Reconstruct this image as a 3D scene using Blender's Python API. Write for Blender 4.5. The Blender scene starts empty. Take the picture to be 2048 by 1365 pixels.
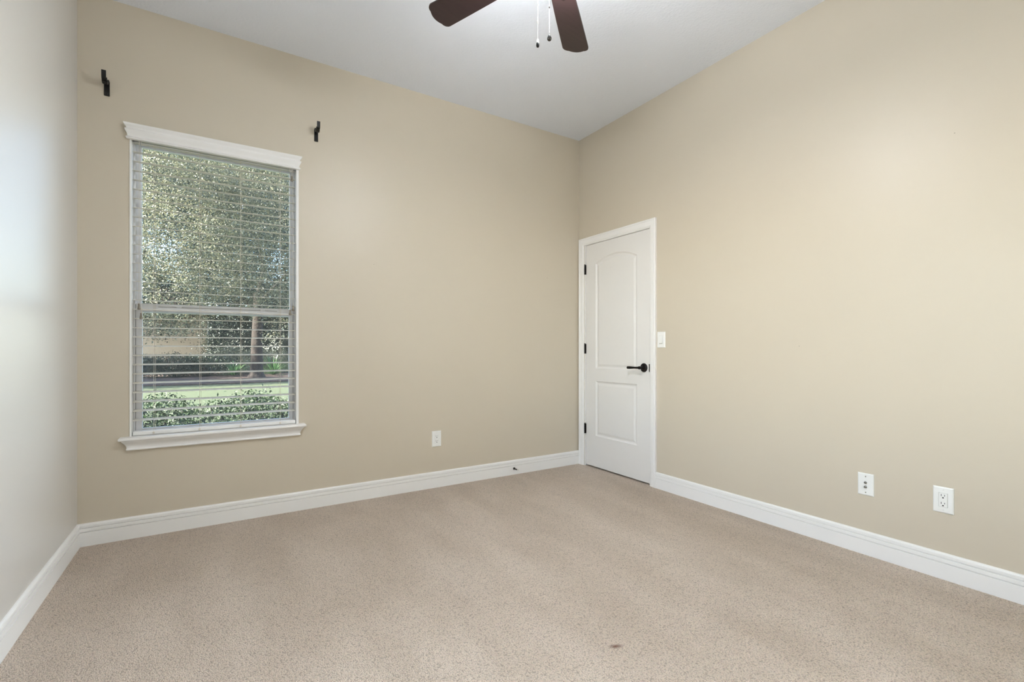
import bpy, bmesh, math, random
import numpy as np
from mathutils import Vector, Matrix

SC = bpy.context.scene
COL = SC.collection
random.seed(7)
PI = math.pi

# ------------------------------------------------------------------ camera
YAW = math.radians(32.06)
cam_d = bpy.data.cameras.new('camera')
cam = bpy.data.objects.new('camera', cam_d)
COL.objects.link(cam)
cam.location = (-2.907, -3.4485, 1.087)
cam.rotation_euler = (PI / 2, 0, -YAW)
cam_d.sensor_width = 36.0
cam_d.lens = 945.0 / 2048 * 36.0
cam_d.shift_y = 14.5 / 2048
cam_d.clip_start = 0.02
cam_d.clip_end = 300
SC.camera = cam

# ------------------------------------------------------------------ view, sky, sun
SC.view_settings.view_transform = 'Standard'
SC.view_settings.look = 'None'
SC.view_settings.gamma = 1
SC.view_settings.use_curve_mapping = False
SC.view_settings.exposure = 0.06

LAMP = 188.0          # fan lamp glow
SKY = 1.0
SUN = 56.0
FILL_L = 14.0          # area fill added in an unseen left-wall opening

w = bpy.data.worlds.new('sky')
SC.world = w
w.use_nodes = True
nt = w.node_tree
sky = nt.nodes.new('ShaderNodeTexSky')
sky.sky_type = 'NISHITA'
sky.sun_disc = False
sky.sun_elevation = math.radians(48)
sky.sun_rotation = math.radians(250)
nt.links.new(sky.outputs[0], nt.nodes['Background'].inputs[0])
nt.nodes['Background'].inputs[1].default_value = SKY

sd = bpy.data.lights.new('sun', 'SUN')
sd.energy = SUN
sd.angle = math.radians(0.6)
sd.color = (1.0, 0.93, 0.80)
sun = bpy.data.objects.new('sun', sd)
COL.objects.link(sun)
sun.location = (-20, -6, 20)
sun.rotation_euler = Vector((0.72, 0.02, -0.69)).to_track_quat('-Z', 'Y').to_euler()

FILL_R = 100.0          # area fill added in an unseen right-wall opening


def fill_light(name, loc, rot, energy, sx=1.5, sy=1.5, spread=180):
    d = bpy.data.lights.new(name, 'AREA')
    d.shape = 'RECTANGLE'
    d.size, d.size_y = sx, sy
    d.energy = energy
    d.color = (0.86, 0.93, 1.0)
    d.spread = math.radians(spread)
    o = bpy.data.objects.new(name, d)
    COL.objects.link(o)
    o.location = loc
    o.rotation_euler = rot


fill_light('left_fill_light', (-3.585, -2.2, 1.45), (PI / 2, 0, -PI / 2), FILL_L, 1.5, 1.5, 150)
fill_light('right_fill_light', (.035, -3.37, 1.45), (PI / 2, 0, PI / 2), FILL_R, 0.66, 1.5)


# ------------------------------------------------------------------ helpers
def srgb(r, g, b):
    def f(c):
        c /= 255.0
        return c / 12.92 if c <= 0.04045 else ((c + 0.055) / 1.055) ** 2.4
    return (f(r), f(g), f(b), 1.0)


def mat(name, col, rough=0.5, metal=0.0, bump=0.0, bscale=200.0, var=0.04, vscale=6.0, spec=0.5, bdist=0.001, detail=2.0):
    """Principled surface with procedural colour variation and bump."""
    m = bpy.data.materials.new(name)
    m.use_nodes = True
    t = m.node_tree
    b = t.nodes['Principled BSDF']
    b.inputs['Roughness'].default_value = rough
    b.inputs['Metallic'].default_value = metal
    b.inputs['Specular IOR Level'].default_value = spec
    tc = t.nodes.new('ShaderNodeTexCoord')
    n = t.nodes.new('ShaderNodeTexNoise')
    n.inputs['Scale'].default_value = vscale
    n.inputs['Detail'].default_value = 3
    t.links.new(tc.outputs['Object'], n.inputs['Vector'])
    mx = t.nodes.new('ShaderNodeMix')
    mx.data_type = 'RGBA'
    mx.inputs[6].default_value = tuple(c * (1 - var) for c in col[:3]) + (1,)
    mx.inputs[7].default_value = tuple(min(1, c * (1 + var)) for c in col[:3]) + (1,)
    t.links.new(n.outputs['Fac'], mx.inputs[0])
    t.links.new(mx.outputs[2], b.inputs['Base Color'])
    if bump:
        n2 = t.nodes.new('ShaderNodeTexNoise')
        n2.inputs['Scale'].default_value = bscale
        n2.inputs['Detail'].default_value = detail
        t.links.new(tc.outputs['Object'], n2.inputs['Vector'])
        bp = t.nodes.new('ShaderNodeBump')
        bp.inputs['Strength'].default_value = bump
        bp.inputs['Distance'].default_value = bdist
        t.links.new(n2.outputs['Fac'], bp.inputs['Height'])
        t.links.new(bp.outputs['Normal'], b.inputs['Normal'])
    return m


def link_mesh(name, verts, faces, m=None, parent=None, smooth=False):
    me = bpy.data.meshes.new(name)
    me.from_pydata([tuple(v) for v in verts], [], faces)
    me.update()
    o = bpy.data.objects.new(name, me)
    COL.objects.link(o)
    if m:
        me.materials.append(m)
    if smooth:
        for p in me.polygons:
            p.use_smooth = True
    if parent:
        o.parent = parent
        o.matrix_parent_inverse = Matrix.Translation(-Vector(parent.location))
    return o


class MB:
    """Collects shapes and links them as ONE mesh object (world coordinates)."""
    def __init__(self):
        self.bm = bmesh.new()

    def box(self, x0, x1, y0, y1, z0, z1, bev=0.0, seg=2):
        g = bmesh.ops.create_cube(self.bm, size=1.0)
        vs = g['verts']
        for v in vs:
            v.co = Vector((x0 + (v.co.x + .5) * (x1 - x0), y0 + (v.co.y + .5) * (y1 - y0), z0 + (v.co.z + .5) * (z1 - z0)))
        if bev:
            es = list({e for v in vs for e in v.link_edges})
            bmesh.ops.bevel(self.bm, geom=es, offset=bev, segments=seg, affect='EDGES', profile=0.5)
        return self

    def loft(self, rings, cap=True, closed=True):
        bm = self.bm
        rows = [[bm.verts.new(Vector(p)) for p in r] for r in rings]
        n = len(rows[0])
        for a, b in zip(rows[:-1], rows[1:]):
            for i in range(n if closed else n - 1):
                j = (i + 1) % n
                bm.faces.new((a[i], a[j], b[j], b[i]))
        if cap and closed:
            bm.faces.new(list(reversed(rows[0])))
            bm.faces.new(rows[-1])
        return self

    def lathe(self, base, axis, prof, seg=24):
        """prof: list of (distance along axis, radius)."""
        axis = Vector(axis).normalized()
        u = axis.orthogonal().normalized()
        v = axis.cross(u)
        base = Vector(base)
        rings = []
        for d, r in prof:
            r = max(r, 1e-5)
            rings.append([base + axis * d + (u * math.cos(a) + v * math.sin(a)) * r
                          for a in [2 * PI * i / seg for i in range(seg)]])
        return self.loft(rings)

    def tube(self, pts, r, seg=10):
        pts = [Vector(p) for p in pts]
        rs = r if isinstance(r, (list, tuple)) else [r] * len(pts)
        rings = []
        prev = None
        for i, p in enumerate(pts):
            d = (pts[min(i + 1, len(pts) - 1)] - pts[max(i - 1, 0)]).normalized()
            if prev is None:
                u = d.orthogonal().normalized()
            else:
                u = (prev - d * prev.dot(d)).normalized()
            prev = u
            v = d.cross(u)
            rings.append([p + (u * math.cos(a) + v * math.sin(a)) * rs[i]
                          for a in [2 * PI * k / seg for k in range(seg)]])
        return self.loft(rings)

    def build(self, name, m=None, parent=None, smooth=False, angle=35):
        bmesh.ops.recalc_face_normals(self.bm, faces=self.bm.faces)
        me = bpy.data.meshes.new(name)
        self.bm.to_mesh(me)
        self.bm.free()
        o = bpy.data.objects.new(name, me)
        COL.objects.link(o)
        if m:
            me.materials.append(m)
        if smooth:
            for p in me.polygons:
                p.use_smooth = True
            me.set_sharp_from_angle(angle=math.radians(angle))
        if parent:
            o.parent = parent
            o.matrix_parent_inverse = Matrix.Translation(-Vector(parent.location))
            if parent.parent:
                o.matrix_parent_inverse = Matrix.Identity(4)
        return o


def tag(o, label, cat, group=None, kind=None):
    o['label'] = label
    o['category'] = cat
    if group:
        o['group'] = group
    if kind:
        o['kind'] = kind
    return o


def thing(name, loc, label, cat, group=None, kind=None):
    o = bpy.data.objects.new(name, None)
    COL.objects.link(o)
    o.location = loc
    o.empty_display_size = 0.1
    return tag(o, label, cat, group, kind)


def copy_tree(o, off, parent=None):
    c = o.copy()
    COL.objects.link(c)
    if parent is None:
        c.location = Vector(o.location) + Vector(off)
    else:
        c.parent = parent
    for ch in [k for k in bpy.data.objects if k.parent == o]:
        copy_tree(ch, off, c)
    return c


# ------------------------------------------------------------------ materials
M = {}
M['wall'] = mat('beige_wall_paint', srgb(205, 195, 177), rough=0.42, bump=0.12, bscale=160, var=0.012, vscale=2, spec=0.5)
M['sheen_wall'] = mat('beige_paint_sheen_tint', srgb(208, 204, 198), rough=0.36, bump=0.12, bscale=160, var=0.012, vscale=2, spec=0.6)  # paler, cooler than the beige: window sheen put into the colour
M['ceiling'] = mat('white_ceiling_texture', srgb(234, 238, 246), rough=0.85, bump=0.55, bscale=75, bdist=0.004, var=0.01, spec=0.2, detail=3)
M['white'] = mat('white_trim_paint', srgb(240, 239, 237), rough=0.35, bump=0.03, bscale=60, var=0.01)
M['door'] = mat('white_door_paint', srgb(229, 227, 224), rough=0.4, bump=0.05, bscale=90, var=0.01)
M['vinyl'] = mat('white_window_vinyl', srgb(242, 243, 247), rough=0.3, var=0.01)
M['slat'] = mat('white_blind_slat', srgb(244, 241, 234), rough=0.22, bump=0.03, bscale=50, var=0.015)
t = M['slat'].node_tree
tl = t.nodes.new('ShaderNodeBsdfTranslucent')
tl.inputs[0].default_value = srgb(250, 244, 228)
ms = t.nodes.new('ShaderNodeMixShader')
ms.inputs[0].default_value = 0.3
t.links.new(t.nodes['Principled BSDF'].outputs[0], ms.inputs[1])
t.links.new(tl.outputs[0], ms.inputs[2])
t.links.new(ms.outputs[0], t.nodes['Material Output'].inputs[0])
M['plate'] = mat('white_plastic', srgb(238, 238, 235), rough=0.3, var=0.01)
M['bronze'] = mat('oil_rubbed_bronze', srgb(26, 23, 22), rough=0.38, metal=0.6, var=0.15, vscale=40, bump=0.05)
M['iron'] = mat('black_painted_iron', srgb(22, 20, 19), rough=0.45, metal=0.3, var=0.15, vscale=40, bump=0.08, bscale=120)
M['black'] = mat('black_gap', srgb(14, 13, 12), rough=0.7, var=0.1)
M['steel'] = mat('brushed_steel', srgb(150, 146, 138), rough=0.3, metal=0.9, var=0.08, vscale=60)
M['cord'] = mat('cream_cord', srgb(222, 214, 200), rough=0.8, var=0.05, vscale=200)
M['tassel'] = mat('clear_grey_tassel', srgb(128, 120, 106), rough=0.35, var=0.1, vscale=80)
M['rubber'] = mat('white_rubber', srgb(225, 222, 215), rough=0.6, var=0.02)
M['chrome'] = mat('chrome_bead', srgb(82, 80, 78), rough=0.2, metal=1.0, var=0.03)
M['stucco'] = mat('tan_stucco', srgb(180, 166, 145), rough=0.9, bump=0.3, bscale=30, bdist=0.01, var=0.06)
M['bark'] = mat('tree_bark', srgb(36, 28, 24), rough=0.95, bump=0.8, bscale=14, bdist=0.03, var=0.35, vscale=5)
M['mulch'] = mat('pine_straw_mulch', srgb(52, 37, 30), rough=1.0, bump=1.0, bscale=14, bdist=0.08, var=0.6, vscale=2.2)


def wood_mat():
    m = bpy.data.materials.new('dark_walnut_blade')
    m.use_nodes = True
    t = m.node_tree
    b = t.nodes['Principled BSDF']
    tc = t.nodes.new('ShaderNodeTexCoord')
    mp = t.nodes.new('ShaderNodeMapping')
    mp.inputs['Scale'].default_value = (3, 60, 60)
    n = t.nodes.new('ShaderNodeTexNoise')
    n.inputs['Scale'].default_value = 1.0
    n.inputs['Detail'].default_value = 4
    cr = t.nodes.new('ShaderNodeValToRGB')
    cr.color_ramp.elements[0].color = srgb(36, 24, 25)
    cr.color_ramp.elements[1].color = srgb(54, 37, 38)
    t.links.new(tc.outputs['Object'], mp.inputs['Vector'])
    t.links.new(mp.outputs[0], n.inputs['Vector'])
    t.links.new(n.outputs['Fac'], cr.inputs[0])
    t.links.new(cr.outputs[0], b.inputs['Base Color'])
    b.inputs['Roughness'].default_value = 0.35
    return m


M['wood'] = wood_mat()


def carpet_mat():
    m = bpy.data.materials.new('beige_carpet')
    m.use_nodes = True
    t = m.node_tree
    L = t.links.new
    b = t.nodes['Principled BSDF']
    b.inputs['Roughness'].default_value = 1.0
    b.inputs['Specular IOR Level'].default_value = 0.05
    b.inputs['Sheen Weight'].default_value = 0.25
    b.inputs['Sheen Roughness'].default_value = 0.6
    tc = t.nodes.new('ShaderNodeTexCoord')

    def noise(scale, detail, vec=None, rough=0.5):
        n = t.nodes.new('ShaderNodeTexNoise')
        n.inputs['Scale'].default_value = scale
        n.inputs['Detail'].default_value = detail
        n.inputs['Roughness'].default_value = rough
        L(vec or tc.outputs['Object'], n.inputs['Vector'])
        return n.outputs['Fac']

    def ramp(fac, a, c, pa=0.0, pb=1.0):
        r = t.nodes.new('ShaderNodeValToRGB')
        r.color_ramp.elements[0].position = pa
        r.color_ramp.elements[1].position = pb
        r.color_ramp.elements[0].color = a
        r.color_ramp.elements[1].color = c
        L(fac, r.inputs[0])
        return r.outputs[0]

    def mul(a, c, fac=1.0):
        x = t.nodes.new('ShaderNodeMix')
        x.data_type = 'RGBA'
        x.blend_type = 'MULTIPLY'
        x.inputs[0].default_value = fac
        L(a, x.inputs[6])
        L(c, x.inputs[7])
        return x.outputs[2]

    # tufts
    vo = t.nodes.new('ShaderNodeTexVoronoi')
    vo.inputs['Scale'].default_value = 205
    L(tc.outputs['Object'], vo.inputs['Vector'])
    tuft = ramp(vo.outputs['Distance'], (1, 1, 1, 1), (0.58, 0.545, 0.51, 1), 0.42, 0.95)
    fine = ramp(noise(400, 2), (0.80, 0.79, 0.78, 1), (1.16, 1.16, 1.16, 1), 0.3, 0.7)
    # wear and vacuum lanes
    mp = t.nodes.new('ShaderNodeMapping')
    mp.inputs['Rotation'].default_value = (0, 0, math.radians(28))
    mp.inputs['Scale'].default_value = (4.2, 1.1, 1)
    L(tc.outputs['Object'], mp.inputs['Vector'])
    lanes = ramp(noise(1.0, 3, mp.outputs[0]), (0.93, 0.915, 0.895, 1), (1.03, 1.03, 1.03, 1), 0.38, 0.62)
    wear = ramp(noise(1.3, 4), (0.93, 0.915, 0.89, 1), (1.03, 1.035, 1.04, 1), 0.35, 0.65)
    base = t.nodes.new('ShaderNodeRGB')
    base.outputs[0].default_value = srgb(248, 230, 212)
    c = mul(mul(mul(mul(base.outputs[0], tuft), fine), lanes), wear)
    # small rust-brown stain
    mp2 = t.nodes.new('ShaderNodeMapping')
    mp2.inputs['Location'].default_value = (STAIN[0], STAIN[1], 0)
    mp2.vector_type = 'TEXTURE'
    mp2.inputs['Scale'].default_value = (0.034, 0.015, 1)
    mp2.inputs['Rotation'].default_value = (0, 0, math.radians(-25))
    L(tc.outputs['Object'], mp2.inputs['Vector'])
    gr = t.nodes.new('ShaderNodeTexGradient')
    gr.gradient_type = 'SPHERICAL'
    L(mp2.outputs[0], gr.inputs[0])
    sm = t.nodes.new('ShaderNodeMath')
    sm.operation = 'MULTIPLY'
    L(gr.outputs['Fac'], sm.inputs[0])
    sm.inputs[1].default_value = 1.1
    sm.use_clamp = True
    st = t.nodes.new('ShaderNodeMix')
    st.data_type = 'RGBA'
    L(sm.outputs[0], st.inputs[0])
    L(c, st.inputs[6])
    st.inputs[7].default_value = srgb(128, 74, 38)
    L(st.outputs[2], b.inputs['Base Color'])
    bp = t.nodes.new('ShaderNodeBump')
    bp.inputs['Strength'].default_value = 1.0
    bp.inputs['Distance'].default_value = 0.010
    ad = t.nodes.new('ShaderNodeMath')
    ad.operation = 'SUBTRACT'
    L(noise(260, 3), ad.inputs[0])
    L(vo.outputs['Distance'], ad.inputs[1])
    L(ad.outputs[0], bp.inputs['Height'])
    L(bp.outputs['Normal'], b.inputs['Normal'])
    return m


STAIN = (-1.672, -2.190)
M['carpet'] = carpet_mat()


def leaf_mat(name, c0, c1, gloss=0.35, trans=0.3):
    m = bpy.data.materials.new(name)
    m.use_nodes = True
    t = m.node_tree
    L = t.links.new
    b = t.nodes['Principled BSDF']
    out = t.nodes['Material Output']
    g = t.nodes.new('ShaderNodeNewGeometry')
    cr = t.nodes.new('ShaderNodeValToRGB')
    cr.color_ramp.elements[0].color = c0
    cr.color_ramp.elements[1].color = c1
    L(g.outputs['Random Per Island'], cr.inputs[0])
    L(cr.outputs[0], b.inputs['Base Color'])
    b.inputs['Roughness'].default_value = gloss
    tr = t.nodes.new('ShaderNodeBsdfTranslucent')
    L(cr.outputs[0], tr.inputs[0])
    mx = t.nodes.new('ShaderNodeMixShader')
    mx.inputs[0].default_value = trans
    L(b.outputs[0], mx.inputs[1])
    L(tr.outputs[0], mx.inputs[2])
    L(mx.outputs[0], out.inputs[0])
    return m


M['oak_leaf'] = leaf_mat('oak_leaf', srgb(58, 72, 62), srgb(160, 156, 126), gloss=0.30, trans=0.25)
M['dark_leaf'] = leaf_mat('dark_leaf', srgb(22, 32, 26), srgb(60, 72, 54), gloss=0.36, trans=0.2)
M['hedge_leaf'] = leaf_mat('hedge_leaf', srgb(12, 24, 13), srgb(46, 66, 34), gloss=0.6)
M['palm_leaf'] = leaf_mat('palm_leaf', srgb(40, 70, 44), srgb(88, 118, 76), gloss=0.3)


def grass_mat():
    m = mat('lawn_grass', srgb(42, 52, 27), rough=0.95, bump=0.8, bscale=60, bdist=0.03, var=0.35, vscale=9)
    return m


M['grass'] = grass_mat()


def glass_mat():
    m = bpy.data.materials.new('window_glass')
    m.use_nodes = True
    t = m.node_tree
    L = t.links.new
    t.nodes.remove(t.nodes['Principled BSDF'])
    out = t.nodes['Material Output']
    tr = t.nodes.new('ShaderNodeBsdfTransparent')
    tr.inputs[0].default_value = (0.95, 0.97, 0.97, 1)
    gl = t.nodes.new('ShaderNodeBsdfGlossy')
    gl.inputs['Roughness'].default_value = 0.02
    fr = t.nodes.new('ShaderNodeFresnel')
    fr.inputs[0].default_value = 1.45
    mx = t.nodes.new('ShaderNodeMixShader')
    L(fr.outputs[0], mx.inputs[0])
    L(tr.outputs[0], mx.inputs[1])
    L(gl.outputs[0], mx.inputs[2])
    # faint haze veil mixed into the pane to lift the dark tones
    df = t.nodes.new('ShaderNodeBsdfTranslucent')
    df.inputs[0].default_value = (0.9, 0.92, 0.95, 1)
    tc = t.nodes.new('ShaderNodeTexCoord')
    n = t.nodes.new('ShaderNodeTexNoise')
    n.inputs['Scale'].default_value = 9
    L(tc.outputs['Object'], n.inputs['Vector'])
    mr = t.nodes.new('ShaderNodeMapRange')
    mr.inputs[3].default_value = 0.004
    mr.inputs[4].default_value = 0.018
    L(n.outputs['Fac'], mr.inputs[0])
    m2 = t.nodes.new('ShaderNodeMixShader')
    L(mr.outputs[0], m2.inputs[0])
    L(mx.outputs[0], m2.inputs[1])
    L(df.outputs[0], m2.inputs[2])
    L(m2.outputs[0], out.inputs[0])
    return m


M['glass'] = glass_mat()


def emit_mat():
    m = bpy.data.materials.new('lit_frosted_glass')
    m.use_nodes = True
    t = m.node_tree
    b = t.nodes['Principled BSDF']
    b.inputs['Base Color'].default_value = (0.9, 0.88, 0.84, 1)
    b.inputs['Roughness'].default_value = 0.4
    n = t.nodes.new('ShaderNodeTexNoise')
    n.inputs['Scale'].default_value = 8
    cr = t.nodes.new('ShaderNodeValToRGB')
    cr.color_ramp.elements[0].color = (0.93, 0.96, 1.0, 1)
    cr.color_ramp.elements[1].color = (0.93, 0.96, 1.0, 1)
    t.links.new(n.outputs['Fac'], cr.inputs[0])
    t.links.new(cr.outputs[0], b.inputs['Emission Color'])
    b.inputs['Emission Strength'].default_value = LAMP
    return m


M['lamp'] = emit_mat()

# ------------------------------------------------------------------ room shell
XL, XR, YF, YB, H = -3.55, 0.0, 0.0, -3.85, 3.048
RZ0, RZ1 = 0.65, 2.25                                 # both added fill-light windows, sill and head
QY0, QY1 = -3.74, -3.00                               # added fill-light window opening, right wall
WX0, WX1, WZ0, WZ1 = -3.326, -2.437, 0.555, 2.350     # window opening in the far wall
T = 0.15
DY0, DY1, DZ = -0.872, -0.084, 2.052                  # door opening in the right wall

mb = MB()
mb.box(XL - T, WX0, 0, T, -0.1, H)
mb.box(WX1, XR + T, 0, T, -0.1, H)
mb.box(WX0, WX1, 0, T, -0.1, WZ0)
mb.box(WX0, WX1, 0, T, WZ1, H)
tag(mb.build('wall_far', M['wall']), 'beige painted wall holding the window', 'wall', kind='structure')

mb = MB()
mb.box(0, T, QY1, DY0, -0.1, H)
mb.box(0, T, YB - T, QY0, -0.1, H)
mb.box(0, T, QY0, QY1, -0.1, RZ0)
mb.box(0, T, QY0, QY1, RZ1, H)
mb.box(0, T, DY1, 0, -0.1, H)
mb.box(0, T, DY0, DY1, DZ, H)
mb.box(0.08, T, DY0, DY1, -0.1, DZ)
tag(mb.build('wall_right', M['wall']), 'beige painted wall holding the white door', 'wall', kind='structure')
RY0, RY1 = -3.0, -1.4          # added fill-light window opening, left wall
mb = MB()
mb.box(XL - T, XL, YB - T, RY0, -0.1, H)
mb.box(XL - T, XL, RY1, 0, -0.1, H)
mb.box(XL - T, XL, RY0, RY1, -0.1, RZ0)
mb.box(XL - T, XL, RY0, RY1, RZ1, H)
tag(mb.build('wall_left', M['sheen_wall']), 'beige wall at the left edge, paled by window sheen in its colour', 'wall', kind='structure')
tag(MB().box(XL, XR, YB - T, YB, -0.1, H).build('wall_rear', M['wall']), 'beige wall behind the camera', 'wall', kind='structure')
tag(MB().box(XL, XR + 0.08, YB, YF, -0.1, 0).build('floor', M['carpet']), 'beige cut-pile carpet floor with vacuum marks', 'floor', kind='structure')
tag(MB().box(XL - T, XR + T, YB - T, YF + T, H, H + 0.15).build('ceiling', M['ceiling']), 'white textured ceiling', 'ceiling', kind='structure')

BASE = [(0, 0), (.0145, 0), (.0145, .0755), (.0080, .0768), (.0080, .0795), (.0136, .0806), (.0137, .083),
        (.0132, .097), (.0130, .0975), (.0075, .0986), (.0075, .1010), (.0122, .1020), (.0118, .115), (.0090, .1205), (.0045, .123), (0, .1235)]


def run(name, prof, a, b, nrm, s0, s1, m, parent=None, smooth=False):
    """Extrude a (protrusion, height) profile from a to b; s0/s1 shift each end by s*protrusion along the run."""
    a, b, nrm = Vector(a), Vector(b), Vector(nrm)
    d = (b - a).normalized()
    r0 = [a + nrm * p + d * (s0 * p) + Vector((0, 0, z)) for p, z in prof]
    r1 = [b + nrm * p + d * (s1 * p) + Vector((0, 0, z)) for p, z in prof]
    mb = MB().loft([r0, r1])
    return mb.build(name, m, parent, smooth)


tag(run('baseboard_far', BASE, (XL, 0, 0), (0, 0, 0), (0, -1, 0), 1, -1, M['white']), 'white baseboard below the window wall', 'baseboard', kind='structure')
tag(run('baseboard_left', BASE, (XL, YB, 0), (XL, 0, 0), (1, 0, 0), 1, -1, M['white']), 'white baseboard along the left wall', 'baseboard', kind='structure')
tag(run('baseboard_right', BASE, (0, -.925, 0), (0, YB, 0), (-1, 0, 0), 0, -1, M['white']), 'white baseboard along the right wall past the door', 'baseboard', kind='structure')
tag(run('baseboard_rear', BASE, (0, YB, 0), (XL, YB, 0), (0, 1, 0), 1, -1, M['white']), 'white baseboard behind the camera', 'baseboard', kind='structure')

for wn, c, n in (('wall_far', (-1.933, .0005, 1.698), (0, -1, 0)), ('wall_far', (-.372, .0005, 1.721), (0, -1, 0)),
                 ('wall_right', (.0005, -2.68, 2.087), (-1, 0, 0)), ('wall_right', (.0005, -1.99, 1.1), (-1, 0, 0))):
    mb = MB()
    mb.lathe(c, n, [(0, .0024), (.0012, .0022), (.0014, .0012), (.0004, .0010)], 10)
    mb.build('nail_hole', M['tassel'], bpy.data.objects[wn])

# ------------------------------------------------------------------ window
win = thing('window_1', (-2.8815, 0.0, WZ0), 'white single-hung window looking out on trees and lawn', 'window', kind='structure')
# jamb liner: left, right, head
mb = MB()
mb.box(-3.326, -3.3165, -0.004, T, 0.575, 2.345, .0015)
mb.box(-2.4525, -2.437, -0.004, T, 0.575, 2.345, .0015)
mb.box(-3.326, -2.437, -0.004, T, 2.332, 2.35, .0015)
mb.build('jamb', M['white'], win)


def returned(prof, xl, xr, name, m, z=0.0):
    """Moulding with mitred returns into the wall."""
    rings = [[Vector((xl - p, 0, z + h)) for p, h in prof],
             [Vector((xl - p, -p, z + h)) for p, h in prof],
             [Vector((xr + p, -p, z + h)) for p, h in prof],
             [Vector((xr + p, 0, z + h)) for p, h in prof]]
    return MB().loft(rings).build(name, m, win, True, 40)


CORN = [(0, 2.281), (.016, 2.281), (.022, 2.283), (.0240, 2.288), (.0220, 2.293), (.0165, 2.296), (.0172, 2.303), (.0205, 2.314),
        (.0265, 2.325), (.0285, 2.331), (.0275, 2.336), (.0215, 2.339), (.0210, 2.343), (.0240, 2.349), (.030, 2.356), (.033, 2.362), (.0335, 2.367), (0, 2.367)]
returned(CORN, -3.3175, -2.4525, 'cornice', M['white'])
# sill: stool board into the opening + rounded nose
STOOL = [(0, .5625), (.043, .5625), (.048, .565), (.050, .570), (.0495, .576), (.046, .5805), (.040, .582), (0, .582)]
returned(STOOL, -3.322, -2.4455, 'sill_nose', M['white'])
MB().box(-3.326, -2.437, -0.002, T, .562, .582).build('sill', M['white'], win)
APR = [(0, .505), (.016, .505), (.0185, .508), (.0185, .513), (.016, .516), (.0165, .525), (.0215, .537), (.029, .548), (.036, .556), (.0375, .5625), (0, .5625)]
returned(APR, -3.322, -2.4455, 'apron', M['white'])
# outer vinyl frame
FX0, FX1 = -3.3165, -2.4525


def frame(name, x0, x1, z0, z1, y0, y1, wl, wr, wb, wt, m, parent, bev=.002):
    mb = MB()
    mb.box(x0, x0 + wl, y0, y1, z0, z1, bev)
    mb.box(x1 - wr, x1, y0, y1, z0, z1, bev)
    mb.box(x0 + wl - .001, x1 - wr + .001, y0, y1, z0, z0 + wb, bev)
    mb.box(x0 + wl - .001, x1 - wr + .001, y0, y1, z1 - wt, z1, bev)
    return mb.build(name, m, parent)


w2 = thing('added_window_left', (XL, -2.2, RZ0), 'added white framed double window for fill light, out of view in the left wall', 'window', kind='structure')  # unseen window added to carry the left fill light
mb = MB()
x0, x1 = XL - .05, XL - .002
mb.box(x0, x1, RY0, RY0 + .05, RZ0, RZ1, .002)
mb.box(x0, x1, RY1 - .05, RY1, RZ0, RZ1, .002)
mb.box(x0, x1, -2.225, -2.175, RZ0, RZ1, .002)
for a, b in ((RY0 + .05, -2.225), (-2.175, RY1 - .05)):
    mb.box(x0, x1, a, b, RZ0, RZ0 + .05)
    mb.box(x0, x1, a, b, RZ1 - .05, RZ1)
mb.build('frame', M['vinyl'], w2)
for a, b in ((RY0 + .05, -2.225), (-2.175, RY1 - .05)):
    MB().box(XL - .020, XL - .015, a, b, RZ0 + .05, RZ1 - .05).build('pane', M['glass'], w2)
w3 = thing('added_window_right', (0, -3.37, RZ0), 'added narrow white framed window for fill light, out of view in the right wall', 'window', kind='structure')  # unseen window added to carry the right fill light
mb = MB()
x0, x1 = .002, .05
mb.box(x0, x1, QY0, QY0 + .04, RZ0, RZ1, .002)
mb.box(x0, x1, QY1 - .04, QY1, RZ0, RZ1, .002)
mb.box(x0, x1, QY0 + .04, QY1 - .04, RZ0, RZ0 + .04)
mb.box(x0, x1, QY0 + .04, QY1 - .04, RZ1 - .04, RZ1)
mb.build('frame', M['vinyl'], w3)
MB().box(.015, .020, QY0 + .04, QY1 - .04, RZ0 + .04, RZ1 - .04).build('pane', M['glass'], w3)
frame('frame', FX0, FX1, .582, 2.332, .066, .150, .010, .010, .012, .03, M['vinyl'], win)
us = frame('upper_sash', FX0 + .009, FX1 - .009, 1.30, 2.305, .098, .128, .026, .019, .035, .022, M['vinyl'], win)
MB().box(-3.284, -2.478, .112, .115, 1.33, 2.288).build('pane', M['glass'], us)
ls = frame('lower_sash', FX0 + .010, FX1 - .010, .592, 1.352, .070, .097, .031, .026, .022, .046, M['vinyl'], win)
MB().box(-3.278, -2.486, .082, .085, .610, 1.310).build('pane', M['glass'], ls)
mb = MB()      # dark weatherstrip slots beside the lower sash
mb.box(-3.3102, -3.3062, .0665, .070, .595, 1.345)
mb.box(-2.4635, -2.4595, .0665, .070, .595, 1.345)
mb.build('track_groove', M['black'], win)
mb = MB()
mb.box(-3.20, -2.56, .0688, .0702, 1.3335, 1.3355)
mb.build('rail_groove', M['black'], ls)
for x in (-3.105, -2.655):
    mb = MB()
    mb.box(x - .03, x + .03, .060, .072, 1.339, 1.349, .002)
    mb.box(x - .006, x + .022, .054, .066, 1.334, 1.342, .002)
    lk = mb.build('sash_lock', M['vinyl'], ls)

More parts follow.
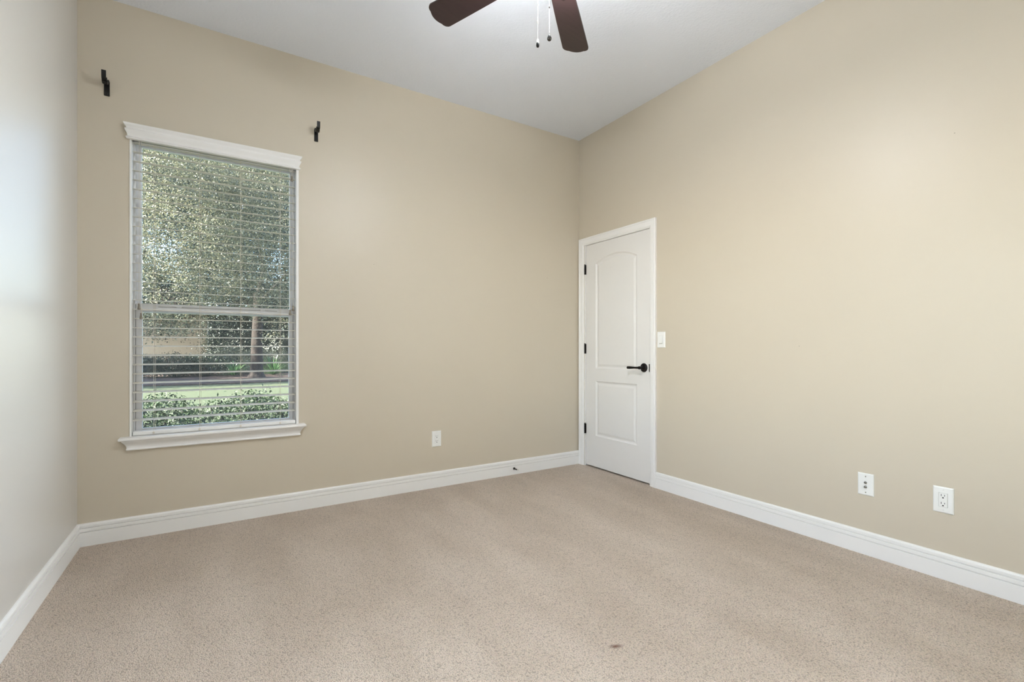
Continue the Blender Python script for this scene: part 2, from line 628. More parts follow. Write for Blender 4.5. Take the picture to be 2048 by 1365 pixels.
# ------------------------------------------------------------------ blind
bl = thing('window_blind', (-2.8845, .04, .585), 'white horizontal slat blind lowered over the window with slats open', 'blind')
BX0, BX1 = -3.3135, -2.4555
MB().box(BX0, BX1, .004, .060, 2.295, 2.331, .002).build('headrail', M['slat'], bl)
mb = MB()
NS = 31
for i in range(NS):
    z = 2.2775 - i * .05355
    n = 7
    for k in range(1):
        top, bot = [], []
        for j in range(n):
            u = j / (n - 1)
            y = .008 + .055 * u
            crown = .0008 * (1 - (2 * u - 1) ** 2)
            th = .0012 if 0 < j < n - 1 else .0008
            tilt = .0065 * (u - .5)            # room-side edge hangs a little lower
            top.append((y, z + tilt + crown + th))
            bot.append((y, z + tilt + crown - th))
        ring = top + bot[::-1]
        mb.loft([[Vector((BX0, y, zz)) for y, zz in ring], [Vector((BX1, y, zz)) for y, zz in ring]])
mb.build('slats', M['slat'], bl, True, 30)
mb = MB()
mb.box(BX0, BX1, .006, .062, .5835, .606, .003)
br = mb.build('bottom_rail', M['white'], bl)
for x in (-3.2165, -2.992, -2.7745, -2.5485):
    mb = MB()
    mb.lathe((x, .0065, .593), (0, -1, 0), [(0, .006), (.002, .006), (.003, .004)], 14)
    mb.build('cord_plug', M['cord'], br)
for x in (-3.2165, -2.992, -2.7745, -2.5485):
    mb = MB()
    for y in (.0055, .0655):
        mb.tube([(x, y, .588), (x, y, 2.30)], .0006, 6)
    mb.tube([(x + .007, .036, .600), (x + .007, .036, 2.30)], .0006, 6)
    for i in range(NS):
        z = 2.2748 - i * .05355
        mb.tube([(x, .0055, z), (x, .0655, z)], .0005, 5)
    mb.build('ladder_cord', M['cord'], bl)
for x, zt in ((-3.283, 1.343), (-3.273, 1.289), (-2.480, 2.232), (-2.472, 1.370), (-2.490, 1.340)):
    mb = MB()
    mb.tube([(x + (.001 if x < -3 else -.001), -.003, 2.30), (x, -.003, zt)], .0009, 6)
    pc = mb.build('pull_cord', M['cord'], bl)
    mb = MB()
    mb.lathe((x, -.003, zt + .002), (0, 0, -1), [(0, .003), (.003, .0052), (.012, .0050), (.018, .0060), (.030, .0082), (.034, .0080), (.036, .005)], 14)
    mb.build('tassel', M['tassel'], pc, True)

# ------------------------------------------------------------------ door
dr = thing('door_1', (0, -.477, 0), 'white two-panel door with arched upper panel and black lever', 'door', kind='structure')
SY0, SY1, SZ0, SZ1 = -.858, -.096, .014, 2.036
FXX = 0.004            # slab face sits a touch behind the wall plane


def inset(poly, d):
    n = len(poly)
    out = []
    for i in range(n):
        p0, p1, p2 = Vector(poly[i - 1]), Vector(poly[i]), Vector(poly[(i + 1) % n])
        e1, e2 = (p1 - p0).normalized(), (p2 - p1).normalized()
        n1, n2 = Vector((-e1.y, e1.x)), Vector((-e2.y, e2.x))
        bis = (n1 + n2).normalized()
        out.append(p1 + bis * (d / max(.3, bis.dot(n1))))
    return out


def arch(y0, y1, z0, zs, za, d=0.0):
    """counter-clockwise outline in (y, z) with a segmental arch on top, moved inward by d."""
    c = (y1 - y0) / 2
    s = za - zs
    R = (c * c + s * s) / (2 * s)
    zc = za - R
    R, c, y0, y1, z0, za = R - d, c - d, y0 + d, y1 - d, z0 + d, za - d
    zs = zc + math.sqrt(R * R - c * c)
    pts = [(y0, z0), (y1, z0), (y1, zs)]
    a = math.asin(c / R)
    for k in range(1, 24):
        t = a - 2 * a * k / 24
        pts.append(((y0 + y1) / 2 + R * math.sin(t), za - R + R * math.cos(t)))
    pts.append((y0, zs))
    return pts


A1 = (-.722, -.226, .905, 1.852, 1.912)
P1 = arch(*A1)
P2 = [(-.722, .292), (-.226, .292), (-.226, .792), (-.722, .792)]
bm = bmesh.new()


def loop3(poly, x):
    return [bm.verts.new((x, p[0], p[1])) for p in poly]


def edges_of(vs):
    es = []
    for i in range(len(vs)):
        es.append(bm.edges.new((vs[i - 1], vs[i])))
    return es


outer = loop3([(SY0, SZ0), (SY1, SZ0), (SY1, SZ1), (SY0, SZ1)], FXX)
es = edges_of(outer)
holes = []
for P in (P1, P2):
    l0 = loop3(P, FXX)
    es += edges_of(l0)
    holes.append((P, l0))
bmesh.ops.triangle_fill(bm, use_beauty=True, use_dissolve=False, edges=es)
for P, l0 in holes:
    prev = l0
    for d, dep in ((.005, .0045), (.011, .0085), (.017, .0095), (.021, .0090), (.036, .0035), (.041, .0025)):
        cur = loop3(arch(*A1, d) if P is P1 else [tuple(v) for v in inset(P, d)], FXX + dep)
        for i in range(len(cur)):
            bm.faces.new((prev[i - 1], prev[i], cur[i], cur[i - 1]))
        prev = cur
    bm.faces.new(prev)
bk = loop3([(SY0, SZ0), (SY1, SZ0), (SY1, SZ1), (SY0, SZ1)], FXX + .035)
for i in range(4):
    bm.faces.new((outer[i - 1], outer[i], bk[i], bk[i - 1]))
bm.faces.new(bk)
for fc in list(bm.faces):      # drop any triangles that filled the panel holes at face level
    if len(fc.verts) == 3 and all(abs(v.co.x - FXX) < 1e-6 for v in fc.verts):
        c = fc.calc_center_median()
        def inside(P):
            k = False
            for i in range(len(P)):
                (y1, z1), (y2, z2) = P[i - 1], P[i]
                if (z1 > c.z) != (z2 > c.z) and c.y < (y2 - y1) * (c.z - z1) / (z2 - z1) + y1:
                    k = not k
            return k
        if inside(P1) or inside(P2):
            bm.faces.remove(fc)
mbx = MB()
mbx.bm.free()
mbx.bm = bm
slab = mbx.build('door_slab', M['door'], dr)
# hinges on the jamb side
for z in (1.815, 1.082, .343):
    mb = MB()
    for k in range(5):
        mb.lathe((-.0055, -.0905, z - .044 + k * .0178), (0, 0, 1), [(0, .0058), (.0170, .0058)], 14)
    mb.lathe((-.0055, -.0905, z + .0455), (0, 0, 1), [(0, .0045), (.003, .005), (.006, .002)], 12)
    mb.box(-.0015, .0035, -.1010, -.0800, z - .044, z + .045)
    mb.build('hinge', M['bronze'], dr, True)
# lever set
hz, hy = .931, -.797
mb = MB()
mb.lathe((FXX, hy, hz), (-1, 0, 0), [(0, .036), (.004, .036), (.007, .0335), (.010, .030), (.012, .024), (.0135, .017), (.03, .0125), (.045, .0115), (.052, .013), (.058, .0125), (.060, .008)], 32)
hd = mb.build('door_handle', M['bronze'], dr, True, 50)
mb = MB()
pts, rad = [], []
for k in range(15):
    u = k / 14
    pts.append((FXX - .050 + .004 * math.sin(u * PI), hy + .004 + .122 * u, hz - .002 * u))
    rad.append(.0105 - .0030 * math.sin(min(1, u * 1.6) * PI / 2) + (.0045 * max(0, (u - .45) / .55)))
rad[-1] = .0075
mb.tube(pts, rad, 16)
mb.lathe((FXX - .050, hy + .126, hz - .002), (0, 1, 0), [(-.004, .0095), (.0, .0112), (.004, .0112), (.008, .008), (.009, .003)], 16)
mb.build('lever', M['bronze'], hd, True, 60)
mb = MB()
mb.box(.003, .028, SY0 - .0015, SY0 + .0006, hz - .03, hz + .03)
mb.box(-.0095, .004, SY0 - .0075, SY0 - .0005, hz - .031, hz + .031, .001)
mb.build('strike_plate', M['bronze'], dr)
# jamb with stop, set in the opening
mb = MB()
mb.box(-.001, .080, DY0, SY0 - .003, 0, DZ)
mb.box(-.001, .080, SY1 + .003, DY1, 0, DZ)
mb.box(-.001, .080, DY0, DY1, SZ1 + .003, DZ)
mb.box(.044, .080, SY0 - .003, SY0 + .012, 0, SZ1)
mb.box(.044, .080, SY1 - .012, SY1 + .003, 0, SZ1)
mb.build('door_jamb', M['white'], dr)
CAS = [(0, .006), (.006, .0075), (.010, .0095), (.013, .0120), (.016, .0125), (.040, .0150), (.046, .0158), (.048, .0140), (.050, .0150), (.053, .0180), (.060, .0190), (.064, .0165)]


def casing():
    """three-sided door casing with mitred corners; profile is (distance from the opening, protrusion)."""
    yi0, yi1, zi = SY0 - .006, SY1 + .0175, SZ1 + .006
    rings = []
    for (y, z, sy, sz) in ((yi0, 0, -1, 0), (yi0, zi, -1, 1), (yi1, zi, 1, 1), (yi1, 0, 1, 0)):
        ring = [Vector((-p, y + sy * u, z + sz * u)) for u, p in CAS]
        ring += [Vector((0.0, y + sy * .064, z + sz * .064)), Vector((0.0, y, z))]
        rings.append(ring)
    return MB().loft(rings).build('trim_1', M['white'], None, True, 25)


tag(casing(), 'white moulded casing around the door', 'door trim', kind='structure')

# ------------------------------------------------------------------ wall plates
def cyl_screw(mb, c, n, r=.0035):
    mb.lathe(c, n, [(-.001, r), (.0012, r), (.0018, r * .7)], 14)


def wall_plate(name, wall, a, z, label, cat, group=None, wd=.076, ht=.122):
    """wall 'far': a is x, normal -y.  wall 'right': a is y, normal -x. Returns (root, P) with P mapping (u, v, d) to world."""
    if wall == 'far':
        loc = (a, 0, z)
        P = lambda u, v, d: Vector((a + u, -d, z + v))
        nrm = (0, -1, 0)
    else:
        loc = (0, a, z)
        P = lambda u, v, d: Vector((-d, a - u, z + v))
        nrm = (-1, 0, 0)
    return thing(name, loc, label, cat, group), P, nrm


def pbox(mb, P, u0, u1, v0, v1, d0, d1, bev=0.0):
    p, q = P(u0, v0, d0), P(u1, v1, d1)
    mb.box(min(p.x, q.x), max(p.x, q.x), min(p.y, q.y), max(p.y, q.y), min(p.z, q.z), max(p.z, q.z), bev, 3)


def cover(P, root, wd, ht, hole=None):
    """bevelled cover plate, with a rectangular opening when hole=(hw, hh)."""
    mb = MB()
    e = .005
    def rect(hw, hh, d):
        return [P(-hw, -hh, d), P(hw, -hh, d), P(hw, hh, d), P(-hw, hh, d)]
    rings = [rect(wd / 2, ht / 2, 0), rect(wd / 2, ht / 2, .002), rect(wd / 2 - .0015, ht / 2 - .0015, .004), rect(wd / 2 - e, ht / 2 - e, .0058)]
    if hole:
        rings += [rect(hole[0], hole[1], .0062), rect(hole[0] - .0006, hole[1] - .0006, .001)]
    mb.loft(rings, cap=False)
    bm = mb.bm
    bm.verts.ensure_lookup_table()
    bm.faces.new(bm.verts[0:4])
    bm.faces.new(bm.verts[-4:])
    return mb.build('cover_plate', M['plate'], root)


def outlet(wall, a, z, label, group, wd=.076, ht=.122, decor=True):
    root, P, nrm = wall_plate('electrical_outlet', wall, a, z, label, 'outlet', group)
    cover(P, root, wd, ht, (.0168, .0335))
    mb = MB()
    pbox(mb, P, -.0160, .0160, -.0327, .0327, .0005, .0075, .0012)
    rc = mb.build('receptacle', M['plate'], root)
    mb = MB()
    for s in (1, -1):
        c = s * .0185
        pbox(mb, P, -.0075, -.0055, c - .001, c + .0085, .0060, .00775)
        pbox(mb, P, .0050, .0070, c + .000, c + .0075, .0060, .00775)
        mb.lathe(P(0, c - .0075, .0060), nrm, [(0, .0032), (.00175, .0032)], 14)
    mb.build('slot', M['black'], rc)
    for s in (1, -1):
        mb = MB()
        cyl_screw(mb, P(0, s * .0485, .006), nrm)
        mb.build('screw', M['plate'], root)
    return root


OG = None
outlet('far', -1.4445, .3785, 'white electrical outlet low on the wall to the right of the window', OG)
outlet('right', -2.6405, .3715, 'white electrical outlet low on the right wall, nearest the right edge', OG)

root, P, nrm = wall_plate('cable_jack_plate', 'right', -2.327, .3690, 'white wall plate with two metal coax connectors beside the outlet', 'wall plate')
cover(P, root, .073, .116)
for v in (.010, -.013):
    mb = MB()
    mb.lathe(P(0, v, .005), nrm, [(0, .0075), (.002, .0075), (.0025, .0056)], 6)
    mb.lathe(P(0, v, .007), nrm, [(0, .0048), (.008, .0048), (.0082, .0036), (.006, .0030)], 18)
    mb.build('coax_connector', M['steel'], root)
for v in (.042, -.042):
    mb = MB()
    cyl_screw(mb, P(0, v, .0055), nrm, .003)
    mb.build('screw', M['steel'], root)

root, P, nrm = wall_plate('light_switch', 'right', -.9755, 1.153, 'white rocker light switch on the right wall beside the door', 'light switch')
cover(P, root, .077, .123, (.0168, .0335))
mb = MB()
r = [[P(-.016, -.0327, .0005), P(.016, -.0327, .0005), P(.016, .0327, .0005), P(-.016, .0327, .0005)],
     [P(-.016, -.0327, .0095), P(.016, -.0327, .0095), P(.016, .0327, .0060), P(-.016, .0327, .0060)]]
mb.loft(r)
rk = mb.build('rocker', M['plate'], root)
mb = MB()
pbox(mb, P, -.0135, .0135, -.0305, -.0278, .0085, .0098)
mb.build('indicator_slot', M['tassel'], rk)
for s in (1, -1):
    mb = MB()
    cyl_screw(mb, P(0, s * .0485, .006), nrm)
    mb.build('screw', M['plate'], root)

# ------------------------------------------------------------------ door stop on the baseboard
root = thing('door_stop', (-.735, -.0145, .052), 'small black door stop screwed to the baseboard left of the white door', 'door stop')
MB().lathe((-.735, -.0140, .052), (0, -1, 0), [(0, .0105), (.004, .0105), (.008, .008), (.011, .0055)], 20).build('base', M['bronze'], root, True)
prof = [(.009, .0045)]
for k in range(16):
    prof += [(.011 + k * .0028, .0052), (.0124 + k * .0028, .0044)]
MB().lathe((-.735, -.0140, .052), (0, -1, 0), prof, 14).build('stem', M['bronze'], root, True)
MB().lathe((-.735, -.0140, .052), (0, -1, 0), [(.054, .0058), (.056, .0066), (.066, .0066), (.069, .0045)], 16).build('bumper', M['rubber'], root, True)

# ------------------------------------------------------------------ curtain rod brackets
def bracket(x, label):
    root = thing('curtain_rod_bracket', (x, 0, 2.50), label, 'curtain bracket', 'curtain rod brackets above the window')
    mb = MB()
    mb.box(x - .0125, x + .0125, -.006, 0, 2.500, 2.585, .0025)
    mb.build('wall_plate', M['iron'], root)
    # flat arm that leaves the plate top, drops slightly and steps forward
    path = [(-.003, 2.572), (-.012, 2.582), (-.022, 2.580), (-.030, 2.568), (-.038, 2.555), (-.050, 2.549), (-.060, 2.550), (-.072, 2.556)]
    rings = []
    for y, z in path:
        rings.append([(x - .0115, y, z - .005), (x + .0115, y, z - .005), (x + .0115, y, z + .0045), (x - .0115, y, z + .0045)])
    mb = MB()
    mb.loft(rings)
    mb.build('arm', M['iron'], root, True, 50)
    # J-shaped rod cup
    rings = []
    for k in range(13):
        a = PI + PI * k / 12
        rings.append((-.077 + .015 * math.cos(a) * -1 * -1, 2.571 + .015 * math.sin(a)))
    pts = [(-.062, 2.577)] + [(-.077 + .015 * math.cos(-PI * k / 12), 2.571 + .015 * math.sin(-PI * k / 12)) for k in range(13)] + [(-.0925, 2.580), (-.0935, 2.594), (-.0955, 2.601)]
    rr = []
    for i, (y, z) in enumerate(pts):
        y0, z0 = pts[max(0, i - 1)]
        y1, z1 = pts[min(len(pts) - 1, i + 1)]
        d = Vector((y1 - y0, z1 - z0)).normalized()
        n = Vector((-d.y, d.x)) * .0022
        rr.append([(x - .010, y - n.x, z - n.y), (x + .010, y - n.x, z - n.y), (x + .010, y + n.x, z + n.y), (x - .010, y + n.x, z + n.y)])
    mb = MB()
    mb.loft(rr)
    mb.build('rod_cup', M['iron'], root, True, 50)
    for z in (2.512, 2.545):
        mb = MB()
        mb.lathe((x, -.0055, z), (0, -1, 0), [(0, .0038), (.0015, .0036), (.0025, .002)], 14)
        mb.build('screw', M['bronze'], root)
    return root


bracket(-3.425, 'black curtain rod bracket high on the wall near the left corner')
bracket(-2.3275, 'black curtain rod bracket on the wall above the right end of the window')

# ------------------------------------------------------------------ ceiling fan
FC = Vector((-1.745, -1.905, 0))
fan = thing('ceiling_fan', (FC.x, FC.y, H), 'dark brown ceiling fan with two pull chains hanging from the ceiling', 'ceiling fan')


def at(z):
    return (FC.x, FC.y, z)


MB().lathe(at(H), (0, 0, -1), [(0, .07), (.02, .068), (.05, .045), (.06, .02)], 32).build('canopy', M['bronze'], fan, True, 40)
MB().lathe(at(H - .05), (0, 0, -1), [(0, .0125), (.20, .0125)], 20).build('downrod', M['bronze'], fan, True, 40)
MB().lathe(at(2.85), (0, 0, -1), [(0, .03), (.02, .075), (.05, .115), (.11, .12), (.14, .11), (.165, .085)], 40).build('motor_housing', M['bronze'], fan, True, 40)
mb = MB()
mb.lathe(at(2.69), (0, 0, -1), [(0, .055), (.012, .056), (.022, .045), (.030, .020), (.085, .010), (.095, .014)], 32)
mb.build('light_fitter', M['bronze'], fan, True, 40)
prof = [(-.004, .121), (0.0, .122)]
for k in range(1, 11):
    a = PI / 2 * k / 10
    prof.append((.062 * math.sin(a), .122 * math.cos(a)))
prof += [(.058 * math.sin(PI / 2 * k / 10), .118 * math.cos(PI / 2 * k / 10)) for k in range(10, -1, -1)]
MB().lathe(at(2.634), (0, 0, -1), prof, 40).build('lamp_bowl', M['lamp'], fan, True, 60)
ZB = 2.69
for k in range(5):
    ang = math.radians(41.7 + 72 * k)
    d = Vector((math.cos(ang), math.sin(ang), 0))
    s = Vector((-math.sin(ang), math.cos(ang), 0))
    pitch = math.radians(11)
    sv = s * math.cos(pitch) + Vector((0, 0, 1)) * math.sin(pitch)
    nv = d.cross(sv)
    c0 = Vector(at(ZB))
    # outline of the blade in (radius, half-width)
    R0, R1, w0, w1, rc, bow = .20, .655, .052, .070, .030, .012
    edge = [(.185, w0 * .75)]
    for i in range(17):
        u = i / 16
        edge.append((R0 + (R1 - bow - rc - R0) * u, w0 + (w1 - w0) * u ** .7))
    for i in range(1, 10):
        a = PI / 2 * i / 9
        edge.append((R1 - bow - rc + rc * math.sin(a), w1 - rc + rc * math.cos(a)))
    for i in range(1, 9):
        q = 1 - i / 8
        edge.append((R1 - bow * q * q, (w1 - rc) * q))
    poly = edge + [(r, -h) for r, h in reversed(edge[:-1])]
    th = .003
    mb = MB()
    mb.loft([[c0 + d * r + sv * h - nv * th for r, h in poly], [c0 + d * r + sv * h + nv * th for r, h in poly]])
    b = mb.build('blade', M['wood'], fan)
    mb = MB()
    mb.loft([[c0 + d * r + sv * h - nv * (.010 - .006 * (0 if r < .15 else 1)) for r, h in ((.09, -.02), (.09, .02), (.16, .016), (.24, .032), (.26, .0), (.24, -.032), (.16, -.016))],
             [c0 + d * r + sv * h - nv * .0031 for r, h in ((.09, -.02), (.09, .02), (.16, .016), (.24, .032), (.26, .0), (.24, -.032), (.16, -.016))]])
    mb.build('blade_bracket', M['bronze'], b)


def bead_chain(x, y, z0, z1, pitch, r, m, name):
    vs, fs = [], []
    z = z0
    while z > z1:
        o = len(vs)
        vs += [(x, y, z + r), (x + r, y, z), (x, y + r, z), (x - r, y, z), (x, y - r, z), (x, y, z - r)]
        fs += [(o, o + 1, o + 2), (o, o + 2, o + 3), (o, o + 3, o + 4), (o, o + 4, o + 1), (o + 5, o + 2, o + 1), (o + 5, o + 3, o + 2), (o + 5, o + 4, o + 3), (o + 5, o + 1, o + 4)]
        z -= pitch
    return link_mesh(name, vs, fs, m, fan, True)


# chain with the white-topped dark pull, then the chain with the teardrop pull
cx, cy, cz = -1.826, -1.915, 2.280
mb = MB()
mb.tube([(cx, cy, 2.645), (cx, cy, 2.385)], .0012, 8)
mb.lathe((cx, cy, 2.385), (0, 0, -1), [(-.004, .0012), (0, .0024), (.008, .0024), (.010, .001)], 10)
mb.tube([(cx, cy, 2.38), (cx, cy, cz + .034)], .0007, 6)
mb.tube([(cx, cy, 2.645), (FC.x - .05, FC.y - .006, 2.65)], .0018, 8)
ch = mb.build('pull_chain', M['cord'], fan)
MB().lathe((cx, cy, cz + .033), (0, 0, -1), [(0, .002), (.003, .0042), (.014, .0048), (.015, .004)], 16).build('pull_cap', M['rubber'], ch, True)
MB().lathe((cx, cy, cz + .0195), (0, 0, -1), [(0, .0045), (.004, .0062), (.012, .0064), (.017, .005), (.0195, .001)], 18).build('pull_bob', M['iron'], ch, True)
cx, cy, cz = -1.811, -1.972, 2.280
ch = bead_chain(cx, cy, 2.645, cz + .030, .0038, .0015, M['chrome'], 'pull_chain')
MB().tube([(cx, cy, 2.645), (FC.x - .04, FC.y - .03, 2.65)], .0018, 8).build('chain_arm', M['bronze'], ch)
MB().lathe((cx, cy, 2.415), (0, 0, -1), [(0, .001), (.002, .0024), (.006, .0024), (.008, .001)], 10).build('connector', M['iron'], ch, True)
MB().lathe((cx, cy, cz + .030), (0, 0, -1), [(0, .0012), (.004, .0025), (.011, .0055), (.019, .0088), (.024, .0086), (.028, .0058), (.030, .001)], 22).build('pull_bob', M['chrome'], ch, True)

# ------------------------------------------------------------------ garden outside
GZ = -0.16
sun_cover = thing('roof', (-5.3, -2.2, 3.1), 'added sun-blocking cover along the left outer wall, out of view', 'roof', kind='structure')
MB().box(-7.2, XL - T, -5.2, -0.2, 3.06, 3.2).build('sun_cover_slab', M['white'], sun_cover)  # unseen cover added to keep direct sun off the carpet
MB().box(-7.25, -7.15, -5.2, -0.2, 2.95, 3.25).build('sun_cover_edge', M['white'], sun_cover)
for y in (-5.1, -0.4):
    MB().box(-7.15, -7.03, y - .06, y + .06, GZ, 3.06).build('sun_cover_post', M['white'], sun_cover)
mb = MB()
mb.box(-22, 14, T, 60, GZ - .3, GZ)
tag(mb.build('lawn', M['grass']), 'green lawn outside the window', 'lawn', kind='structure')
mb = MB()
ring = []
for k in range(40):
    a = 2 * PI * k / 40
    ring.append((-3.5 + 9 * math.cos(a) * (1 + .06 * math.sin(3 * a)), 20.6 + 4.4 * math.sin(a) * (1 + .10 * math.sin(4 * a + 1)), GZ - .02))
mb.loft([ring, [(x, y, GZ + .03) for x, y, z in ring]])
tag(mb.build('mulch_bed', M['mulch']), 'brown mulch bed under the trees across the lawn', 'mulch bed', kind='structure')

rng = np.random.default_rng(11)


def leaves(name, centers, size, m, parent, aspect=.45, up=0.25):
    """one mesh of folded leaves at the given points."""
    n = len(centers)
    nr = rng.normal(size=(n, 3))
    nr[:, 2] += up * 3
    nr /= np.linalg.norm(nr, axis=1)[:, None]
    a = rng.normal(size=(n, 3))
    u = np.cross(nr, a)
    u /= np.linalg.norm(u, axis=1)[:, None]
    v = np.cross(nr, u)
    s = (size * rng.uniform(.6, 1.3, n))[:, None]
    c = np.asarray(centers)
    p0 = c - u * s * .5
    p1 = c + v * s * aspect * .5 + nr * s * .12
    p2 = c + u * s * .5
    p3 = c - v * s * aspect * .5 + nr * s * .12
    V = np.stack([p0, p1, p2, p3], 1).reshape(-1, 3)
    me = bpy.data.meshes.new(name)
    me.vertices.add(4 * n)
    me.vertices.foreach_set('co', V.astype(np.float32).ravel())
    i = np.arange(n) * 4
    Fc = np.stack([i, i + 1, i + 2, i, i + 2, i + 3], 1).reshape(-1)
    me.loops.add(6 * n)
    me.loops.foreach_set('vertex_index', Fc.astype(np.int32))
    me.polygons.add(2 * n)
    me.polygons.foreach_set('loop_start', (np.arange(2 * n) * 3).astype(np.int32))
    me.update()
    me.validate()
    me.materials.append(m)
    o = bpy.data.objects.new(name, me)
    COL.objects.link(o)
    if parent:
        o.parent = parent
        o.matrix_parent_inverse = Matrix.Translation(-Vector(parent.location))
    return o


def clumps(boxes, n, clump_r, per):
    """leaf points in clumps; boxes: (cx, cy, cz, rx, ry, rz) ellipsoids."""
    pts = []
    vol = np.array([b[3] * b[4] * b[5] for b in boxes])
    pick = rng.choice(len(boxes), n // per, p=vol / vol.sum())
    for k in pick:
        b = boxes[k]
        while True:
            q = rng.uniform(-1, 1, 3)
            if .15 < np.dot(q, q) < 1:
                break
        c = np.array(b[:3]) + q * np.array(b[3:])
        pts.append(c + rng.normal(size=(per, 3)) * clump_r * np.array([1, 1, .6]))
    return np.concatenate(pts)


def limb(mb, pts, r0, r1):
    n = len(pts)
    mb.tube(pts, [r0 + (r1 - r0) * i / (n - 1) for i in range(n)], 10)


# big live oak whose trunk shows at the right of the window
oak = thing('oak_tree', (-1.47, 19, GZ), 'large oak tree with thick brown trunk across the lawn', 'tree')
mb = MB()
limb(mb, [(-1.47, 19, GZ - .1), (-1.47, 19, .1), (-1.46, 19.02, 1.2), (-1.42, 19.05, 2.4), (-1.40, 19.1, 3.4)], .27, .17)
mb.lathe((-1.47, 19, GZ - .1), (0, 0, 1), [(0, .42), (.12, .36), (.3, .27), (.5, .235)], 14)
limb(mb, [(-1.42, 19.05, 2.3), (-1.8, 18.8, 3.0), (-2.6, 18.3, 3.9), (-3.6, 17.8, 5.0)], .11, .03)
limb(mb, [(-1.40, 19.1, 3.2), (-1.2, 19.0, 4.4), (-1.5, 18.7, 6.0)], .13, .04)
limb(mb, [(-1.42, 19.05, 2.9), (-.8, 18.8, 3.7), (.2, 18.4, 5.0)], .09, .03)
mb.build('trunk', M['bark'], oak, True, 60)
cr = clumps([(-3.6, 16.2, 5.4, 2.9, 1.6, 2.9), (-1.2, 16.6, 5.6, 2.4, 1.6, 3.2), (-2.6, 15.4, 8.0, 3.4, 1.6, 2.0),
             (-4.4, 15.6, 3.0, 1.5, 1.0, 1.2), (.2, 16.9, 4.2, 1.3, 1.0, 2.0), (-2.4, 16.8, 3.0, 1.5, .8, 1.0), (-4.2, 17.2, 2.0, 1.4, .6, .6), (-.6, 18.0, 2.0, .8, .6, .8)], 120000, .19, 38)
leaves('foliage', cr, .075, M['oak_leaf'], oak)

t1 = thing('oak_tree', (-11.5, 18.5, GZ), 'large oak tree added out of view on the left to cast shade', 'tree')  # unseen tree added to shade the bed and the lower canopy
mb = MB()
limb(mb, [(-11.5, 18.5, GZ - .1), (-11.5, 18.5, 1.2), (-11.3, 18.5, 3.5), (-11.0, 18.4, 6.5)], .30, .08)
mb.build('trunk', M['bark'], t1, True, 60)
leaves('foliage', clumps([(-11.2, 17.6, 4.6, 3.4, 4.0, 2.4), (-10.8, 17.8, 7.0, 2.6, 3.4, 2.0)], 30000, .3, 30), .17, M['oak_leaf'], t1)

# second, darker tree behind
t2 = thing('evergreen_tree', (-6.6, 23.5, GZ), 'darker evergreen tree behind the oak at left', 'tree')
mb = MB()
limb(mb, [(-6.6, 23.5, GZ - .1), (-6.5, 23.5, 2.0), (-5.6, 23.3, 5.5)], .18, .06)
mb.build('trunk', M['bark'], t2, True, 60)
leaves('foliage', clumps([(-4.8, 22.6, 5.2, 2.8, 1.6, 3.0), (-5.2, 22.2, 3.0, 2.0, 1.2, 1.6), (-4.6, 22.6, 9.0, 2.6, 1.6, 2.6)], 60000, .26, 34), .10, M['dark_leaf'], t2)
t3 = thing('evergreen_tree', (.3, 24.5, GZ), 'darker evergreen tree behind the oak trunk at right', 'tree')
mb = MB()
limb(mb, [(.3, 24.5, GZ - .1), (.3, 24.5, 2.0), (.2, 24.4, 5.5)], .17, .06)
mb.build('trunk', M['bark'], t3, True, 60)
leaves('foliage', clumps([(-.2, 23.8, 4.8, 3.0, 1.6, 3.6), (-.2, 23.6, 1.9, 2.8, 1.2, 1.9), (-2.7, 24.4, 1.9, .9, .7, 1.9), (-1.6, 24.2, 9.0, 3.2, 1.6, 2.6)], 80000, .26, 34), .10, M['dark_leaf'], t3)

# shrubs in the bed
SHR = [(-5.6, 21.2, 1.0, .95, 'dark rounded shrub at the left end of the mulch bed', 'dark_leaf'),
       (-4.4, 21.0, 1.1, 1.00, 'dark rounded shrub below the tan wall', 'dark_leaf'),
       (-3.2, 21.4, 1.05, .95, 'dark shrub just right of the tan wall', 'dark_leaf'),
       (-2.2, 22.2, .9, 1.3, 'lighter green shrub left of the oak trunk', 'oak_leaf'),
       (-.5, 22.6, .9, 1.25, 'tall shrub behind the mulch right of the oak trunk', 'oak_leaf')]
for (x, y, rx, h, lab, mk) in SHR:
    s = thing('shrub', (x, y, GZ), lab, 'shrub', 'shrubs in the mulch bed')
    mb = MB()
    for k in range(6):
        a = k * 1.05
        limb(mb, [(x, y, GZ), (x + .25 * math.cos(a), y + .2 * math.sin(a), GZ + h * .5), (x + .5 * rx * math.cos(a), y + .35 * math.sin(a), GZ + h * .85)], .02, .006)
    mb.build('stem', M['bark'], s)
    leaves('foliage', clumps([(x, y, GZ + h * .52, rx, .7, h * .48)], 7000, .12, 28), .075, M[mk], s)
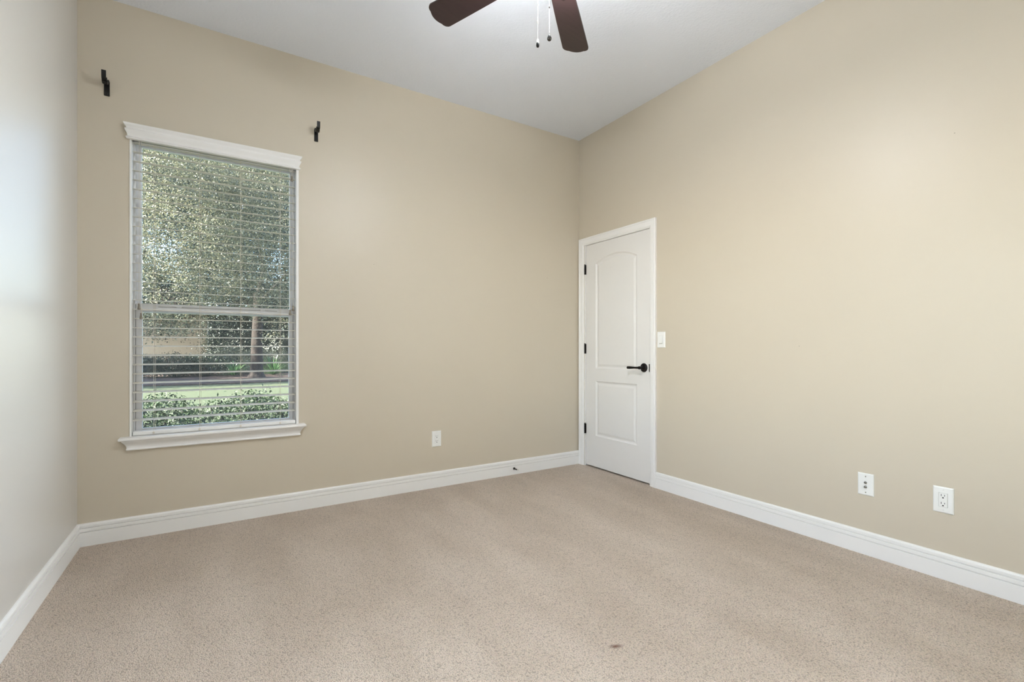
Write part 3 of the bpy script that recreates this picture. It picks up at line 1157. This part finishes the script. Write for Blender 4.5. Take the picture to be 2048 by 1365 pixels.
# strappy plant beside the trunk
for (x, y, h, lab) in ((-.72, 20.4, 1.1, 'spiky fan-leaved palm right of the oak trunk'), (-2.25, 20.6, .8, 'low spiky palm left of the oak trunk')):
    pp = thing('palm_shrub', (x, y, GZ), lab, 'plant')
    vs, fs = [], []
    for k in range(110):
        a = random.uniform(0, 2 * PI)
        ln = h * random.uniform(.7, 1.25)
        el = random.uniform(.25, 1.35)
        d = Vector((math.cos(a) * math.cos(el), math.sin(a) * math.cos(el), math.sin(el)))
        sd = Vector((-math.sin(a), math.cos(a), 0)) * .022
        o = len(vs)
        p = Vector((x, y, GZ + .05))
        for q, wd in ((0, .5), (.4, 1.0), (.75, .7), (1.0, .05)):
            c = p + d * ln * q - Vector((0, 0, .28 * ln * q * q))
            vs += [c - sd * wd, c + sd * wd]
        fs += [(o + 2 * i, o + 2 * i + 1, o + 2 * i + 3, o + 2 * i + 2) for i in range(3)]
    link_mesh('fronds', vs, fs, M['palm_leaf'], pp)

# neighbour's wall far behind
nb = thing('house', (-6.2, 26.3, GZ), 'tan stucco house wall far behind the shrubs', 'house')
MB().box(-11, -3.30, 26, 30, GZ, 2.9).build('wall', M['stucco'], nb)
mb = MB()
mb.loft([[(-11.5, 25.5, 2.8), (-2.9, 25.5, 2.8), (-2.9, 30.5, 2.8), (-11.5, 30.5, 2.8)], [(-9.5, 27.6, 4.3), (-4.9, 27.6, 4.3), (-4.9, 28.4, 4.3), (-9.5, 28.4, 4.3)]])
mb.build('roof', M['mulch'], nb)

# woodland screen at the back
for i, (x, lab) in enumerate(((-9.0, 'tall tree screen behind the house at far left'), (-2.5, 'tall tree in the far background behind the oak'), (3.5, 'tall tree in the far background at right'))):
    t = thing('background_tree', (x, 33, GZ), lab, 'tree')
    mb = MB()
    limb(mb, [(x, 33, GZ - .1), (x, 33, 4), (x + .2, 33, 9)], .25, .08)
    mb.build('trunk', M['bark'], t, True, 60)
    leaves('foliage', clumps([(x, 32.5, 4, 3.6, 1.4, 4.2), (x, 32.5, 11, 3.8, 1.6, 5)], 52000, .4, 26), .21, M['dark_leaf'], t)

# low hedge right outside the window
hg = thing('hedge', (-2.9, 1.3, GZ), 'low leafy green hedge right outside the window', 'hedge')
mb = MB()
for k in range(26):
    x = -4.6 + k * .14
    y = 1.3 + random.uniform(-.25, .25)
    limb(mb, [(x, y, GZ), (x + random.uniform(-.06, .06), y + random.uniform(-.06, .06), .25), (x + random.uniform(-.12, .12), y + random.uniform(-.12, .12), .58)], .010, .004)
mb.build('stem', M['bark'], hg)
n = 54000
pts = np.stack([rng.uniform(-4.8, -.9, n), rng.uniform(.85, 1.75, n), rng.uniform(-.05, .62, n)], 1)
pts[:, 2] += .05 * np.sin(pts[:, 0] * 9) + rng.exponential(.02, n)
leaves('foliage', pts, .034, M['hedge_leaf'], hg, aspect=.42)
